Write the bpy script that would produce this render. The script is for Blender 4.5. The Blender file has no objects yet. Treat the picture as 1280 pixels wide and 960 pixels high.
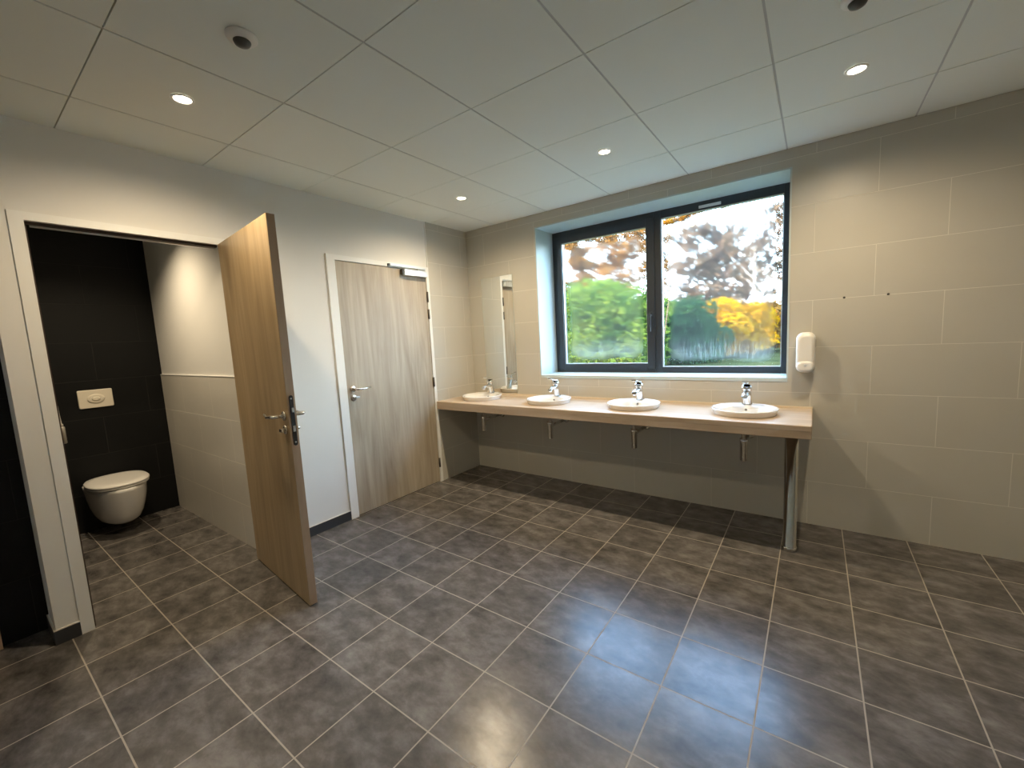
import bpy, bmesh, math, random
from math import sin, cos, pi, radians
from mathutils import Vector, Matrix

random.seed(7)
S = bpy.context.scene
COL = S.collection

# ------------------------------------------------------------------ camera
CAM_POS = Vector((2.96510, -3.36456, 1.37369))
R_RIGHT = Vector((0.8095632, 0.5846717, -0.0525968))
R_DOWN = Vector((0.0225780, -0.1205429, -0.9924513))
R_FWD = Vector((-0.5865984, 0.8022645, -0.1107878))
FOC = 520.11
cd = bpy.data.cameras.new('camera')
cam = bpy.data.objects.new('camera', cd)
COL.objects.link(cam)
m = Matrix.Identity(4)
for i in range(3):
    m[i][0] = R_RIGHT[i]; m[i][1] = -R_DOWN[i]; m[i][2] = -R_FWD[i]; m[i][3] = CAM_POS[i]
cam.matrix_world = m
cd.sensor_width = 36.0
cd.lens = FOC / 1280 * 36
cd.clip_start = 0.05
cd.clip_end = 1000
S.camera = cam

def ray_at(u, v, Y):
    """world point on the photo's line of sight where it reaches depth y = Y"""
    d = R_RIGHT * ((u - 640) / FOC) + R_DOWN * ((v - 480) / FOC) + R_FWD
    t = (Y - CAM_POS.y) / d.y
    return CAM_POS + d * t

# ------------------------------------------------------------------ exposure, world, sun
S.view_settings.view_transform = 'Standard'
S.view_settings.look = 'None'
S.view_settings.gamma = 1.0
S.view_settings.use_curve_mapping = False
S.view_settings.exposure = 0.46
S.cycles.use_denoising = True
S.cycles.max_bounces = 12
S.cycles.diffuse_bounces = 6
S.cycles.glossy_bounces = 4
S.cycles.transmission_bounces = 8
S.cycles.transparent_max_bounces = 16
S.cycles.sample_clamp_indirect = 8.0

SKY_STRENGTH = 13.0
SUN_STRENGTH = 16.0
LAMP_W = 4.0
WC_LAMP_W = 5.0
LAMP_COLOR = (1.0, 0.80, 0.53)

world = bpy.data.worlds.new('sky')
S.world = world
world.use_nodes = True
wn = world.node_tree
wn.nodes.clear()
wo = wn.nodes.new('ShaderNodeOutputWorld')
bg = wn.nodes.new('ShaderNodeBackground')
tc = wn.nodes.new('ShaderNodeTexCoord')
sx = wn.nodes.new('ShaderNodeSeparateXYZ')
rp = wn.nodes.new('ShaderNodeValToRGB')
rp.color_ramp.elements[0].position = 0.0
rp.color_ramp.elements[0].color = (0.74, 0.86, 0.92, 1)
rp.color_ramp.elements[1].position = 0.55
rp.color_ramp.elements[1].color = (0.30, 0.53, 0.88, 1)
e = rp.color_ramp.elements.new(0.2)
e.color = (0.47, 0.73, 0.93, 1)
wn.links.new(tc.outputs['Generated'], sx.inputs[0])
wn.links.new(sx.outputs['Z'], rp.inputs[0])
wn.links.new(rp.outputs[0], bg.inputs[0])
bg.inputs[1].default_value = SKY_STRENGTH
wn.links.new(bg.outputs[0], wo.inputs[0])

sd = bpy.data.lights.new('sun', 'SUN')
sd.energy = SUN_STRENGTH
sd.color = (1.0, 0.80, 0.52)
sd.angle = radians(1.0)
so = bpy.data.objects.new('sun', sd)
COL.objects.link(so)
so.rotation_euler = Vector((0.55, 1.0, -0.42)).to_track_quat('-Z', 'Y').to_euler()
so.location = (-10, -20, 15)

pd = bpy.data.lights.new('window_portal', 'AREA')
pd.shape = 'RECTANGLE'; pd.size = 1.96; pd.size_y = 1.36
pd.cycles.is_portal = True
po = bpy.data.objects.new('window_portal', pd)
COL.objects.link(po)
po.location = (1.84, 0.42, 1.68)
po.rotation_euler = (radians(-90), 0, 0)

# ------------------------------------------------------------------ node helpers
def new_mat(name):
    mt = bpy.data.materials.new(name)
    mt.use_nodes = True
    nt = mt.node_tree
    return mt, nt, nt.nodes['Principled BSDF']

def pbr(name, col, rough=0.5, metal=0.0, spec=0.5, coat=0.0):
    mt, nt, b = new_mat(name)
    b.inputs['Base Color'].default_value = (*col, 1)
    b.inputs['Roughness'].default_value = rough
    b.inputs['Metallic'].default_value = metal
    b.inputs['Specular IOR Level'].default_value = spec
    b.inputs['Coat Weight'].default_value = coat
    return mt

def N(nt, typ, **kw):
    n = nt.nodes.new(typ)
    for k, v in kw.items():
        setattr(n, k, v)
    return n

def L(nt, a, b):
    nt.links.new(a, b)

def math_node(nt, op, a=None, b=None, va=None, vb=None):
    n = N(nt, 'ShaderNodeMath', operation=op)
    if a is not None: L(nt, a, n.inputs[0])
    if b is not None: L(nt, b, n.inputs[1])
    if va is not None: n.inputs[0].default_value = va
    if vb is not None: n.inputs[1].default_value = vb
    return n.outputs[0]

def mixc(nt, fac, c1, c2):
    n = N(nt, 'ShaderNodeMix', data_type='RGBA')
    def put(sock, c):
        if isinstance(c, tuple): sock.default_value = (*c, 1)
        else: L(nt, c, sock)
    if isinstance(fac, float): n.inputs[0].default_value = fac
    else: L(nt, fac, n.inputs[0])
    put(n.inputs[6], c1); put(n.inputs[7], c2)
    return n.outputs[2]

def plane_coords(nt, axis, ox, oy):
    """2-D coordinates of a wall or floor in metres, shifted so that joints fall right"""
    t = N(nt, 'ShaderNodeTexCoord')
    s = N(nt, 'ShaderNodeSeparateXYZ')
    L(nt, t.outputs['Object'], s.inputs[0])
    a, b = {'xz': ('X', 'Z'), 'yz': ('Y', 'Z'), 'xy': ('X', 'Y')}[axis]
    u = math_node(nt, 'SUBTRACT', s.outputs[a], vb=ox)
    v = math_node(nt, 'SUBTRACT', s.outputs[b], vb=oy)
    c = N(nt, 'ShaderNodeCombineXYZ')
    L(nt, u, c.inputs[0]); L(nt, v, c.inputs[1])
    return c.outputs[0], t.outputs['Object'], u, v

def tile_mat(name, axis, ox, oy, w, h, col, grout, offset=0.5, mortar=0.0015, rough=0.32,
             relief=0.0, mott=0.04, spec=0.5):
    mt, nt, b = new_mat(name)
    vec, obj, u, v = plane_coords(nt, axis, ox, oy)
    br = N(nt, 'ShaderNodeTexBrick', offset=offset, offset_frequency=2, squash=1.0, squash_frequency=2)
    L(nt, vec, br.inputs['Vector'])
    br.inputs['Scale'].default_value = 1
    br.inputs['Mortar Size'].default_value = mortar
    br.inputs['Mortar Smooth'].default_value = 0.1
    br.inputs['Brick Width'].default_value = w
    br.inputs['Row Height'].default_value = h
    br.inputs['Bias'].default_value = 0
    no = N(nt, 'ShaderNodeTexNoise')
    no.inputs['Scale'].default_value = 3
    no.inputs['Detail'].default_value = 4
    L(nt, obj, no.inputs['Vector'])
    c2 = tuple(min(1, x * (1 - mott * 2)) for x in col)
    c = mixc(nt, no.outputs[0], c2, tuple(min(1, x * (1 + mott)) for x in col))
    c = mixc(nt, br.outputs['Fac'], c, grout)
    L(nt, c, b.inputs['Base Color'])
    r = math_node(nt, 'MULTIPLY_ADD', br.outputs['Fac'], vb=0.5)
    r.node.inputs[2].default_value = rough
    L(nt, r, b.inputs['Roughness'])
    b.inputs['Specular IOR Level'].default_value = spec
    # grout set back, fine woven relief on the face
    bp = N(nt, 'ShaderNodeBump')
    bp.inputs['Distance'].default_value = 0.0015
    bp.inputs['Strength'].default_value = 0.6
    inv = math_node(nt, 'SUBTRACT', b=br.outputs['Fac'], va=1.0)
    hgt = inv
    if relief:
        mp = N(nt, 'ShaderNodeMapping')
        mp.inputs['Scale'].default_value = (60, 320, 1) 
        L(nt, vec, mp.inputs[0])
        n2 = N(nt, 'ShaderNodeTexNoise')
        n2.inputs['Scale'].default_value = 1.0
        n2.inputs['Detail'].default_value = 2
        L(nt, mp.outputs[0], n2.inputs['Vector'])
        k = math_node(nt, 'MULTIPLY', n2.outputs[0], vb=relief)
        hgt = math_node(nt, 'ADD', inv, k)
    L(nt, hgt, bp.inputs['Height'])
    L(nt, bp.outputs[0], b.inputs['Normal'])
    return mt

def floor_mat():
    mt, nt, b = new_mat('floor_stone_tile')
    PX, PY = 0.3134, 0.3159
    vec, obj, u, v = plane_coords(nt, 'xy', 2.5112, -1.5547)
    br = N(nt, 'ShaderNodeTexBrick', offset=0.0, offset_frequency=2, squash=1.0, squash_frequency=2)
    L(nt, vec, br.inputs['Vector'])
    br.inputs['Scale'].default_value = 1
    br.inputs['Mortar Size'].default_value = 0.0028
    br.inputs['Mortar Smooth'].default_value = 0.15
    br.inputs['Brick Width'].default_value = PX
    br.inputs['Row Height'].default_value = PY
    # each tile gets its own slice of cloudy stone
    iu = math_node(nt, 'FLOOR', math_node(nt, 'DIVIDE', u, vb=PX))
    iv = math_node(nt, 'FLOOR', math_node(nt, 'DIVIDE', v, vb=PY))
    cc = N(nt, 'ShaderNodeCombineXYZ')
    L(nt, iu, cc.inputs[0]); L(nt, iv, cc.inputs[1])
    wn_ = N(nt, 'ShaderNodeTexWhiteNoise', noise_dimensions='3D')
    L(nt, cc.outputs[0], wn_.inputs['Vector'])
    va = N(nt, 'ShaderNodeVectorMath', operation='MULTIPLY_ADD')
    L(nt, wn_.outputs['Color'], va.inputs[0])
    va.inputs[1].default_value = (40, 40, 40)
    L(nt, vec, va.inputs[2])
    mp = N(nt, 'ShaderNodeMapping')
    mp.inputs['Scale'].default_value = (1.0, 1.5, 1)
    mp.inputs['Rotation'].default_value = (0, 0, 0.3)
    L(nt, va.outputs[0], mp.inputs[0])
    n1 = N(nt, 'ShaderNodeTexNoise')
    n1.inputs['Scale'].default_value = 8.0
    n1.inputs['Detail'].default_value = 8
    n1.inputs['Roughness'].default_value = 0.66
    n1.inputs['Distortion'].default_value = 0.15
    L(nt, mp.outputs[0], n1.inputs['Vector'])
    rp = N(nt, 'ShaderNodeValToRGB')
    cr = rp.color_ramp
    cr.elements[0].position = 0.30; cr.elements[0].color = (0.050, 0.047, 0.046, 1)
    cr.elements[1].position = 0.72; cr.elements[1].color = (0.205, 0.192, 0.184, 1)
    e = cr.elements.new(0.5); e.color = (0.112, 0.103, 0.098, 1)
    L(nt, n1.outputs[0], rp.inputs[0])
    tint = math_node(nt, 'MULTIPLY_ADD', wn_.outputs['Value'], vb=0.22)
    tint.node.inputs[2].default_value = 0.89
    hs = N(nt, 'ShaderNodeHueSaturation')
    L(nt, rp.outputs[0], hs.inputs['Color']); L(nt, tint, hs.inputs['Value'])
    c = mixc(nt, br.outputs['Fac'], hs.outputs[0], (0.33, 0.29, 0.24))
    L(nt, c, b.inputs['Base Color'])
    rr = math_node(nt, 'MULTIPLY_ADD', n1.outputs[0], vb=-0.10)
    rr.node.inputs[2].default_value = 0.30
    r2 = math_node(nt, 'MULTIPLY_ADD', br.outputs['Fac'], vb=0.4)
    L(nt, rr, r2.node.inputs[2])
    L(nt, r2, b.inputs['Roughness'])
    bp = N(nt, 'ShaderNodeBump')
    bp.inputs['Distance'].default_value = 0.002
    bp.inputs['Strength'].default_value = 0.35
    inv = math_node(nt, 'SUBTRACT', b=br.outputs['Fac'], va=1.0)
    h = math_node(nt, 'MULTIPLY_ADD', n1.outputs[0], vb=0.35)
    L(nt, inv, h.node.inputs[2])
    L(nt, h, bp.inputs['Height'])
    # tiles are never laid perfectly flat: a tiny tilt of their own
    tl_ = N(nt, 'ShaderNodeVectorMath', operation='MULTIPLY_ADD')
    L(nt, wn_.outputs['Color'], tl_.inputs[0])
    tl_.inputs[1].default_value = (.022, .022, 0); tl_.inputs[2].default_value = (-.011, -.011, 0)
    ad = N(nt, 'ShaderNodeVectorMath', operation='ADD')
    L(nt, bp.outputs[0], ad.inputs[0]); L(nt, tl_.outputs[0], ad.inputs[1])
    nn = N(nt, 'ShaderNodeVectorMath', operation='NORMALIZE')
    L(nt, ad.outputs[0], nn.inputs[0])
    L(nt, nn.outputs[0], b.inputs['Normal'])
    return mt

def wood_mat(name, grain, dark, mid, light, rough=0.42, seed=0.0):
    """grain: axis index the fibres run along"""
    mt, nt, b = new_mat(name)
    t = N(nt, 'ShaderNodeTexCoord')
    mp = N(nt, 'ShaderNodeMapping')
    sc = [38.0, 38.0, 38.0]; sc[grain] = 1.7
    mp.inputs['Scale'].default_value = sc
    mp.inputs['Location'].default_value = (seed, seed * 1.3, seed * 0.7)
    L(nt, t.outputs['Object'], mp.inputs[0])
    n1 = N(nt, 'ShaderNodeTexNoise')
    n1.inputs['Scale'].default_value = 1.0
    n1.inputs['Detail'].default_value = 7
    n1.inputs['Roughness'].default_value = 0.62
    n1.inputs['Distortion'].default_value = 0.35
    L(nt, mp.outputs[0], n1.inputs['Vector'])
    mp2 = N(nt, 'ShaderNodeMapping')
    sc2 = [7.0, 7.0, 7.0]; sc2[grain] = 0.9
    mp2.inputs['Scale'].default_value = sc2
    mp2.inputs['Location'].default_value = (seed + 3, seed, 5)
    L(nt, t.outputs['Object'], mp2.inputs[0])
    n2 = N(nt, 'ShaderNodeTexNoise')
    n2.inputs['Scale'].default_value = 1.0
    n2.inputs['Detail'].default_value = 4
    n2.inputs['Distortion'].default_value = 1.2
    L(nt, mp2.outputs[0], n2.inputs['Vector'])
    f = math_node(nt, 'MULTIPLY_ADD', n1.outputs[0], vb=0.36)
    k = math_node(nt, 'MULTIPLY', n2.outputs[0], vb=0.64)
    L(nt, k, f.node.inputs[2])
    rp = N(nt, 'ShaderNodeValToRGB')
    cr = rp.color_ramp
    cr.elements[0].position = 0.32; cr.elements[0].color = (*dark, 1)
    cr.elements[1].position = 0.68; cr.elements[1].color = (*light, 1)
    e = cr.elements.new(0.5); e.color = (*mid, 1)
    L(nt, f, rp.inputs[0])
    L(nt, rp.outputs[0], b.inputs['Base Color'])
    b.inputs['Roughness'].default_value = rough
    bp = N(nt, 'ShaderNodeBump')
    bp.inputs['Distance'].default_value = 0.0006
    bp.inputs['Strength'].default_value = 0.3
    L(nt, n1.outputs[0], bp.inputs['Height'])
    L(nt, bp.outputs[0], b.inputs['Normal'])
    return mt

def paint_mat(name, col, rough=0.7, bump=0.0):
    mt, nt, b = new_mat(name)
    t = N(nt, 'ShaderNodeTexCoord')
    no = N(nt, 'ShaderNodeTexNoise')
    no.inputs['Scale'].default_value = 2.5
    no.inputs['Detail'].default_value = 5
    L(nt, t.outputs['Object'], no.inputs['Vector'])
    c = mixc(nt, no.outputs[0], tuple(x * 0.97 for x in col), tuple(min(1, x * 1.02) for x in col))
    L(nt, c, b.inputs['Base Color'])
    b.inputs['Roughness'].default_value = rough
    b.inputs['Specular IOR Level'].default_value = 0.3
    n2 = N(nt, 'ShaderNodeTexNoise')
    n2.inputs['Scale'].default_value = 260
    L(nt, t.outputs['Object'], n2.inputs['Vector'])
    bp = N(nt, 'ShaderNodeBump')
    bp.inputs['Distance'].default_value = 0.0004
    bp.inputs['Strength'].default_value = 0.3 + bump
    L(nt, n2.outputs[0], bp.inputs['Height'])
    L(nt, bp.outputs[0], b.inputs['Normal'])
    return mt

def leaf_mat(name, c1, c2, transl=0.35):
    mt, nt, b = new_mat(name)
    t = N(nt, 'ShaderNodeTexCoord')
    no = N(nt, 'ShaderNodeTexNoise')
    no.inputs['Scale'].default_value = 0.9
    no.inputs['Detail'].default_value = 6
    L(nt, t.outputs['Object'], no.inputs['Vector'])
    rp = N(nt, 'ShaderNodeValToRGB')
    rp.color_ramp.elements[0].position = 0.36; rp.color_ramp.elements[0].color = (*c1, 1)
    rp.color_ramp.elements[1].position = 0.64; rp.color_ramp.elements[1].color = (*c2, 1)
    L(nt, no.outputs[0], rp.inputs[0])
    d = N(nt, 'ShaderNodeBsdfDiffuse'); tr = N(nt, 'ShaderNodeBsdfTranslucent')
    L(nt, rp.outputs[0], d.inputs[0]); L(nt, rp.outputs[0], tr.inputs[0])
    mx = N(nt, 'ShaderNodeMixShader'); mx.inputs[0].default_value = transl
    L(nt, d.outputs[0], mx.inputs[1]); L(nt, tr.outputs[0], mx.inputs[2])
    L(nt, mx.outputs[0], nt.nodes['Material Output'].inputs[0])
    nt.nodes.remove(b)
    return mt

def fogged_glass(name, cx, cz, hx, hz, seed):
    """window pane with condensation: hazy in the middle, clear along the edges, drops and runs"""
    mt, nt, b = new_mat(name)
    nt.nodes.remove(b)
    t = N(nt, 'ShaderNodeTexCoord')
    s = N(nt, 'ShaderNodeSeparateXYZ')
    L(nt, t.outputs['Object'], s.inputs[0])
    no = N(nt, 'ShaderNodeTexNoise')
    no.inputs['Scale'].default_value = 5
    no.inputs['Detail'].default_value = 4
    L(nt, t.outputs['Object'], no.inputs['Vector'])
    dx = math_node(nt, 'ABSOLUTE', math_node(nt, 'SUBTRACT', s.outputs['X'], vb=cx))
    dz = math_node(nt, 'ABSOLUTE', math_node(nt, 'SUBTRACT', s.outputs['Z'], vb=cz))
    ex = math_node(nt, 'SUBTRACT', b=dx, va=hx)       # distance to the side edges
    ez = math_node(nt, 'SUBTRACT', b=dz, va=hz)
    ed = math_node(nt, 'SMOOTH_MIN', ex, ez)
    ed.node.inputs[2].default_value = 0.15
    w = math_node(nt, 'MULTIPLY_ADD', no.outputs[0], vb=0.08)
    L(nt, ed, w.node.inputs[2])
    mr = N(nt, 'ShaderNodeMapRange', interpolation_type='SMOOTHSTEP')
    mr.inputs['From Min'].default_value = 0.065
    mr.inputs['From Max'].default_value = 0.135
    L(nt, w, mr.inputs['Value'])
    fog = mr.outputs[0]
    # runs of water: noise stretched down the pane
    mp = N(nt, 'ShaderNodeMapping')
    mp.inputs['Scale'].default_value = (120, 1, 9)
    mp.inputs['Location'].default_value = (seed, 0, 0)
    L(nt, t.outputs['Object'], mp.inputs[0])
    n2 = N(nt, 'ShaderNodeTexNoise'); n2.inputs['Scale'].default_value = 1; n2.inputs['Detail'].default_value = 3
    L(nt, mp.outputs[0], n2.inputs['Vector'])
    n3 = N(nt, 'ShaderNodeTexVoronoi', feature='SMOOTH_F1')
    n3.inputs['Scale'].default_value = 130
    L(nt, t.outputs['Object'], n3.inputs['Vector'])
    bp = N(nt, 'ShaderNodeBump')
    bp.inputs['Distance'].default_value = 0.0005
    bp.inputs['Strength'].default_value = 0.35
    hh = math_node(nt, 'ADD', n2.outputs[0], n3.outputs[0])
    L(nt, hh, bp.inputs['Height'])
    tp = N(nt, 'ShaderNodeBsdfTransparent')
    tp.inputs[0].default_value = (0.97, 0.985, 0.98, 1)
    rf = N(nt, 'ShaderNodeBsdfRefraction')
    rf.inputs['IOR'].default_value = 1.014
    rf.inputs['Roughness'].default_value = 0.34
    rf.inputs['Color'].default_value = (0.97, 0.98, 0.99, 1)
    L(nt, bp.outputs[0], rf.inputs['Normal'])
    tl = N(nt, 'ShaderNodeBsdfTranslucent')
    tl.inputs[0].default_value = (0.95, 0.93, 0.88, 1)
    m1 = N(nt, 'ShaderNodeMixShader'); m1.inputs[0].default_value = 0.012
    bt = N(nt, 'ShaderNodeMapRange', interpolation_type='SMOOTHSTEP')
    bt.inputs['From Min'].default_value = cz - hz + .27
    bt.inputs['From Max'].default_value = cz - hz + .08
    L(nt, s.outputs['Z'], bt.inputs['Value'])
    st = math_node(nt, 'POWER', n2.outputs[0], vb=2.2)
    mk = math_node(nt, 'MULTIPLY', bt.outputs[0], st)
    mk2 = math_node(nt, 'MULTIPLY_ADD', mk, vb=0.17)
    mk2.node.inputs[2].default_value = 0.014
    L(nt, mk2, m1.inputs[0])
    L(nt, rf.outputs[0], m1.inputs[1]); L(nt, tl.outputs[0], m1.inputs[2])
    m2 = N(nt, 'ShaderNodeMixShader')
    fac = math_node(nt, 'MULTIPLY_ADD', fog, vb=0.74)
    fac.node.inputs[2].default_value = 0.06
    L(nt, fac, m2.inputs[0])
    L(nt, tp.outputs[0], m2.inputs[1]); L(nt, m1.outputs[0], m2.inputs[2])
    gl = N(nt, 'ShaderNodeBsdfGlossy'); gl.inputs['Roughness'].default_value = 0.02
    m3 = N(nt, 'ShaderNodeMixShader'); m3.inputs[0].default_value = 0.04
    L(nt, m2.outputs[0], m3.inputs[1]); L(nt, gl.outputs[0], m3.inputs[2])
    L(nt, m3.outputs[0], nt.nodes['Material Output'].inputs[0])
    return mt

# ------------------------------------------------------------------ materials
M = {}
M['paint'] = paint_mat('white_wall_paint', (0.74, 0.73, 0.70))
M['ceil'] = paint_mat('ceiling_panel', (0.80, 0.83, 0.78), 0.85, 0.4)
M['grid'] = pbr('ceiling_grid_bar', (0.30, 0.30, 0.30), 0.6)
M['tbar'] = pbr('white_ceiling_bar', (0.52, 0.53, 0.52), 0.6)
M['white'] = pbr('white_lacquer', (0.80, 0.80, 0.78), 0.35)
M['sillwhite'] = pbr('pale_sill_lining', (0.52, 0.60, 0.60), 0.4)
WALLC, GROUT = (0.515, 0.492, 0.428), (0.69, 0.66, 0.585)
M['tile_back'] = tile_mat('beige_wall_tile_back', 'xz', 3.25, 0, .602, .3022, WALLC, GROUT, relief=0.25, rough=0.38)
M['tile_left'] = tile_mat('beige_wall_tile_left', 'yz', -0.10, 0, .602, .3022, WALLC, GROUT, relief=0.25, rough=0.38)
M['tile_wc'] = tile_mat('beige_wall_tile_cubicle', 'xz', -0.62, 0, .602, .3022, (.66, .63, .57), (.84, .80, .72), mortar=.002, relief=0.35, rough=0.30)
M['tile_black'] = tile_mat('black_wall_tile', 'yz', -2.32, 0, .602, .3022, (0.0042, 0.0046, 0.0050), (0.030, 0.030, 0.028), rough=0.5, spec=0.25)
M['floor'] = floor_mat()
M['skirt'] = pbr('dark_skirting_tile', (0.035, 0.036, 0.04), 0.4)
M['skirt_edge'] = pbr('pale_skirting_edge', (0.75, 0.70, 0.62), 0.4)
M['door_wood'] = wood_mat('grey_oak_laminate_daylit', 2, (0.265, 0.215, 0.155), (0.385, 0.325, 0.245), (0.50, 0.435, 0.345))  # closed door's oak, greyed in colour for the window light on it
M['door_wood_b'] = wood_mat('oak_laminate_lamplit', 2, (0.27, 0.190, 0.105), (0.38, 0.275, 0.155), (0.48, 0.36, 0.22), seed=11.0)  # same oak, warm lamp light on the open leaf put into the colour
M['edge_wood'] = wood_mat('oak_edge_band', 2, (0.27, 0.175, 0.11), (0.34, 0.23, 0.145), (0.41, 0.29, 0.19), seed=4.0)
M['counter'] = wood_mat('oak_worktop', 0, (0.37, 0.275, 0.19), (0.52, 0.405, 0.295), (0.62, 0.50, 0.385), rough=0.30, seed=7.0)
M['ceramic'] = pbr('white_ceramic', (0.82, 0.80, 0.77), 0.12, coat=0.5)
M['chrome'] = pbr('chrome', (0.82, 0.83, 0.84), 0.07, 1.0)
M['steel'] = pbr('brushed_steel', (0.55, 0.54, 0.52), 0.28, 1.0)
M['polished'] = pbr('polished_steel', (0.55, 0.55, 0.54), 0.13, 1.0)
M['trapsteel'] = pbr('trap_steel', (0.80, 0.80, 0.79), 0.22, 1.0)
M['satin'] = pbr('satin_nickel', (0.72, 0.69, 0.64), 0.25, 1.0)
M['alu'] = pbr('silver_aluminium', (0.80, 0.82, 0.83), 0.3, 0.6)
M['darksteel'] = pbr('dark_bronze_hinge', (0.10, 0.09, 0.08), 0.4, 0.6)
M['anthracite'] = pbr('anthracite_frame', (0.030, 0.038, 0.047), 0.38)
M['seal'] = pbr('black_rubber', (0.012, 0.011, 0.011), 0.7)
M['brown_seal'] = pbr('brown_seal', (0.035, 0.02, 0.015), 0.6)
M['plastic'] = pbr('white_plastic', (0.80, 0.78, 0.74), 0.28)
M['plate'] = pbr('ivory_plastic', (0.78, 0.72, 0.60), 0.3)
M['dark_plastic'] = pbr('dark_grey_plastic', (0.06, 0.06, 0.055), 0.35)
M['mirror'] = pbr('mirror_silver', (0.90, 0.92, 0.90), 0.01, 1.0)
M['mirror_edge'] = pbr('mirror_glass_edge', (0.45, 0.50, 0.46), 0.2)
M['silicone'] = pbr('cream_sealant', (0.72, 0.62, 0.48), 0.4)
M['bark'] = pbr('tree_bark', (0.13, 0.085, 0.055), 0.9)
M['birch'] = pbr('pale_birch_bark', (0.55, 0.48, 0.40), 0.8)
M['plasterboard'] = pbr('outer_wall_render', (0.6, 0.58, 0.54), 0.8)

# ------------------------------------------------------------------ mesh helpers
class MB:
    def __init__(self):
        self.bm = bmesh.new()
    def box(self, a, b, bev=0.0, seg=2, mat=0):
        x0, y0, z0 = (min(a[i], b[i]) for i in range(3))
        x1, y1, z1 = (max(a[i], b[i]) for i in range(3))
        vs = [self.bm.verts.new(p) for p in [(x0,y0,z0),(x1,y0,z0),(x1,y1,z0),(x0,y1,z0),(x0,y0,z1),(x1,y0,z1),(x1,y1,z1),(x0,y1,z1)]]
        fs = [self.bm.faces.new([vs[i] for i in q]) for q in [(3,2,1,0),(4,5,6,7),(0,1,5,4),(1,2,6,5),(2,3,7,6),(3,0,4,7)]]
        for f in fs: f.material_index = mat
        if bev > 0:
            es = list({e for f in fs for e in f.edges})
            bmesh.ops.bevel(self.bm, geom=es, offset=bev, segments=seg, affect='EDGES', profile=0.5)
        return self
    def rings(self, rings, cap0=True, cap1=True, smooth=True, mat=0):
        R = [[self.bm.verts.new(p) for p in r] for r in rings]
        n = len(R[0])
        for a, b in zip(R, R[1:]):
            for i in range(n):
                f = self.bm.faces.new([a[i], a[(i+1) % n], b[(i+1) % n], b[i]]); f.smooth = smooth; f.material_index = mat
        if cap0:
            f = self.bm.faces.new(R[0][::-1]); f.smooth = False; f.material_index = mat
        if cap1:
            f = self.bm.faces.new(R[-1]); f.smooth = False; f.material_index = mat
        return self
    def lathe(self, prof, c=(0,0,0), axis='z', n=32, cap0=True, cap1=True, mat=0):
        """prof: list of (radius, height along axis)"""
        rr = []
        for r, h in prof:
            ring = []
            for i in range(n):
                t = 2*pi*i/n
                a, b = r*cos(t), r*sin(t)
                p = {'z': (a, b, h), 'x': (h, a, b), 'y': (b, h, a)}[axis]
                ring.append((c[0]+p[0], c[1]+p[1], c[2]+p[2]))
            rr.append(ring)
        return self.rings(rr, cap0, cap1, mat=mat)
    def tube(self, pts, r, n=14, mat=0, caps=True):
        pts = [Vector(p) for p in pts]
        rad = r if isinstance(r, (list, tuple)) else [r]*len(pts)
        rr = []
        up = None
        for i, p in enumerate(pts):
            d = (pts[min(i+1, len(pts)-1)] - pts[max(i-1, 0)]).normalized()
            if up is None:
                up = Vector((0,0,1)) if abs(d.z) < 0.9 else Vector((1,0,0))
            s = d.cross(up).normalized(); up = s.cross(d).normalized()
            rr.append([p + (s*cos(2*pi*k/n) + up*sin(2*pi*k/n))*rad[i] for k in range(n)])
        return self.rings(rr, caps, caps, mat=mat)
    def xf(self, mat4):
        bmesh.ops.transform(self.bm, matrix=mat4, verts=self.bm.verts)
        return self
    def build(self, name, mat, parent=None, loc=None, sub=0, fixn=True):
        if fixn:
            bmesh.ops.recalc_face_normals(self.bm, faces=self.bm.faces)
        me = bpy.data.meshes.new(name)
        self.bm.to_mesh(me); self.bm.free()
        for mm in (mat if isinstance(mat, (list, tuple)) else [mat]):
            me.materials.append(mm)
        o = bpy.data.objects.new(name, me)
        COL.objects.link(o)
        if parent: o.parent = parent
        if loc: o.location = loc
        if sub:
            md = o.modifiers.new('sub', 'SUBSURF'); md.levels = sub; md.render_levels = sub
        return o

def tag(o, label=None, cat=None, group=None, kind=None):
    if label: o['label'] = label
    if cat: o['category'] = cat
    if group: o['group'] = group
    if kind: o['kind'] = kind
    return o

def empty(name, loc=(0,0,0), rz=0.0):
    o = bpy.data.objects.new(name, None)
    o.empty_display_size = 0.1
    COL.objects.link(o)
    o.location = loc; o.rotation_euler = (0, 0, rz)
    return o

def struct(o): return tag(o, kind='structure')

def copy_tree(o, parent=None):
    c = o.copy(); COL.objects.link(c)
    if parent: c.parent = parent
    for ch in list(o.children):
        copy_tree(ch, c)
    return c

def arc(p0, p1, p2, n=8):
    p0, p1, p2 = map(Vector, (p0, p1, p2))
    return [p0*(1-t)**2 + p1*2*t*(1-t) + p2*t*t for t in [i/n for i in range(n+1)]]

# ================================================================== SETTING
H = 2.482
XR, YR = 4.75, -4.9                 # right and rear walls, behind the camera's view
WX0, WX1, WZ0, WZ1 = 0.858, 2.820, 1.000, 2.363   # window opening
WT = 0.40

struct(MB().box((-1.9, YR-.2, -.12), (XR+.2, WT-.02, 0)).build('floor', M['floor']))

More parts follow.
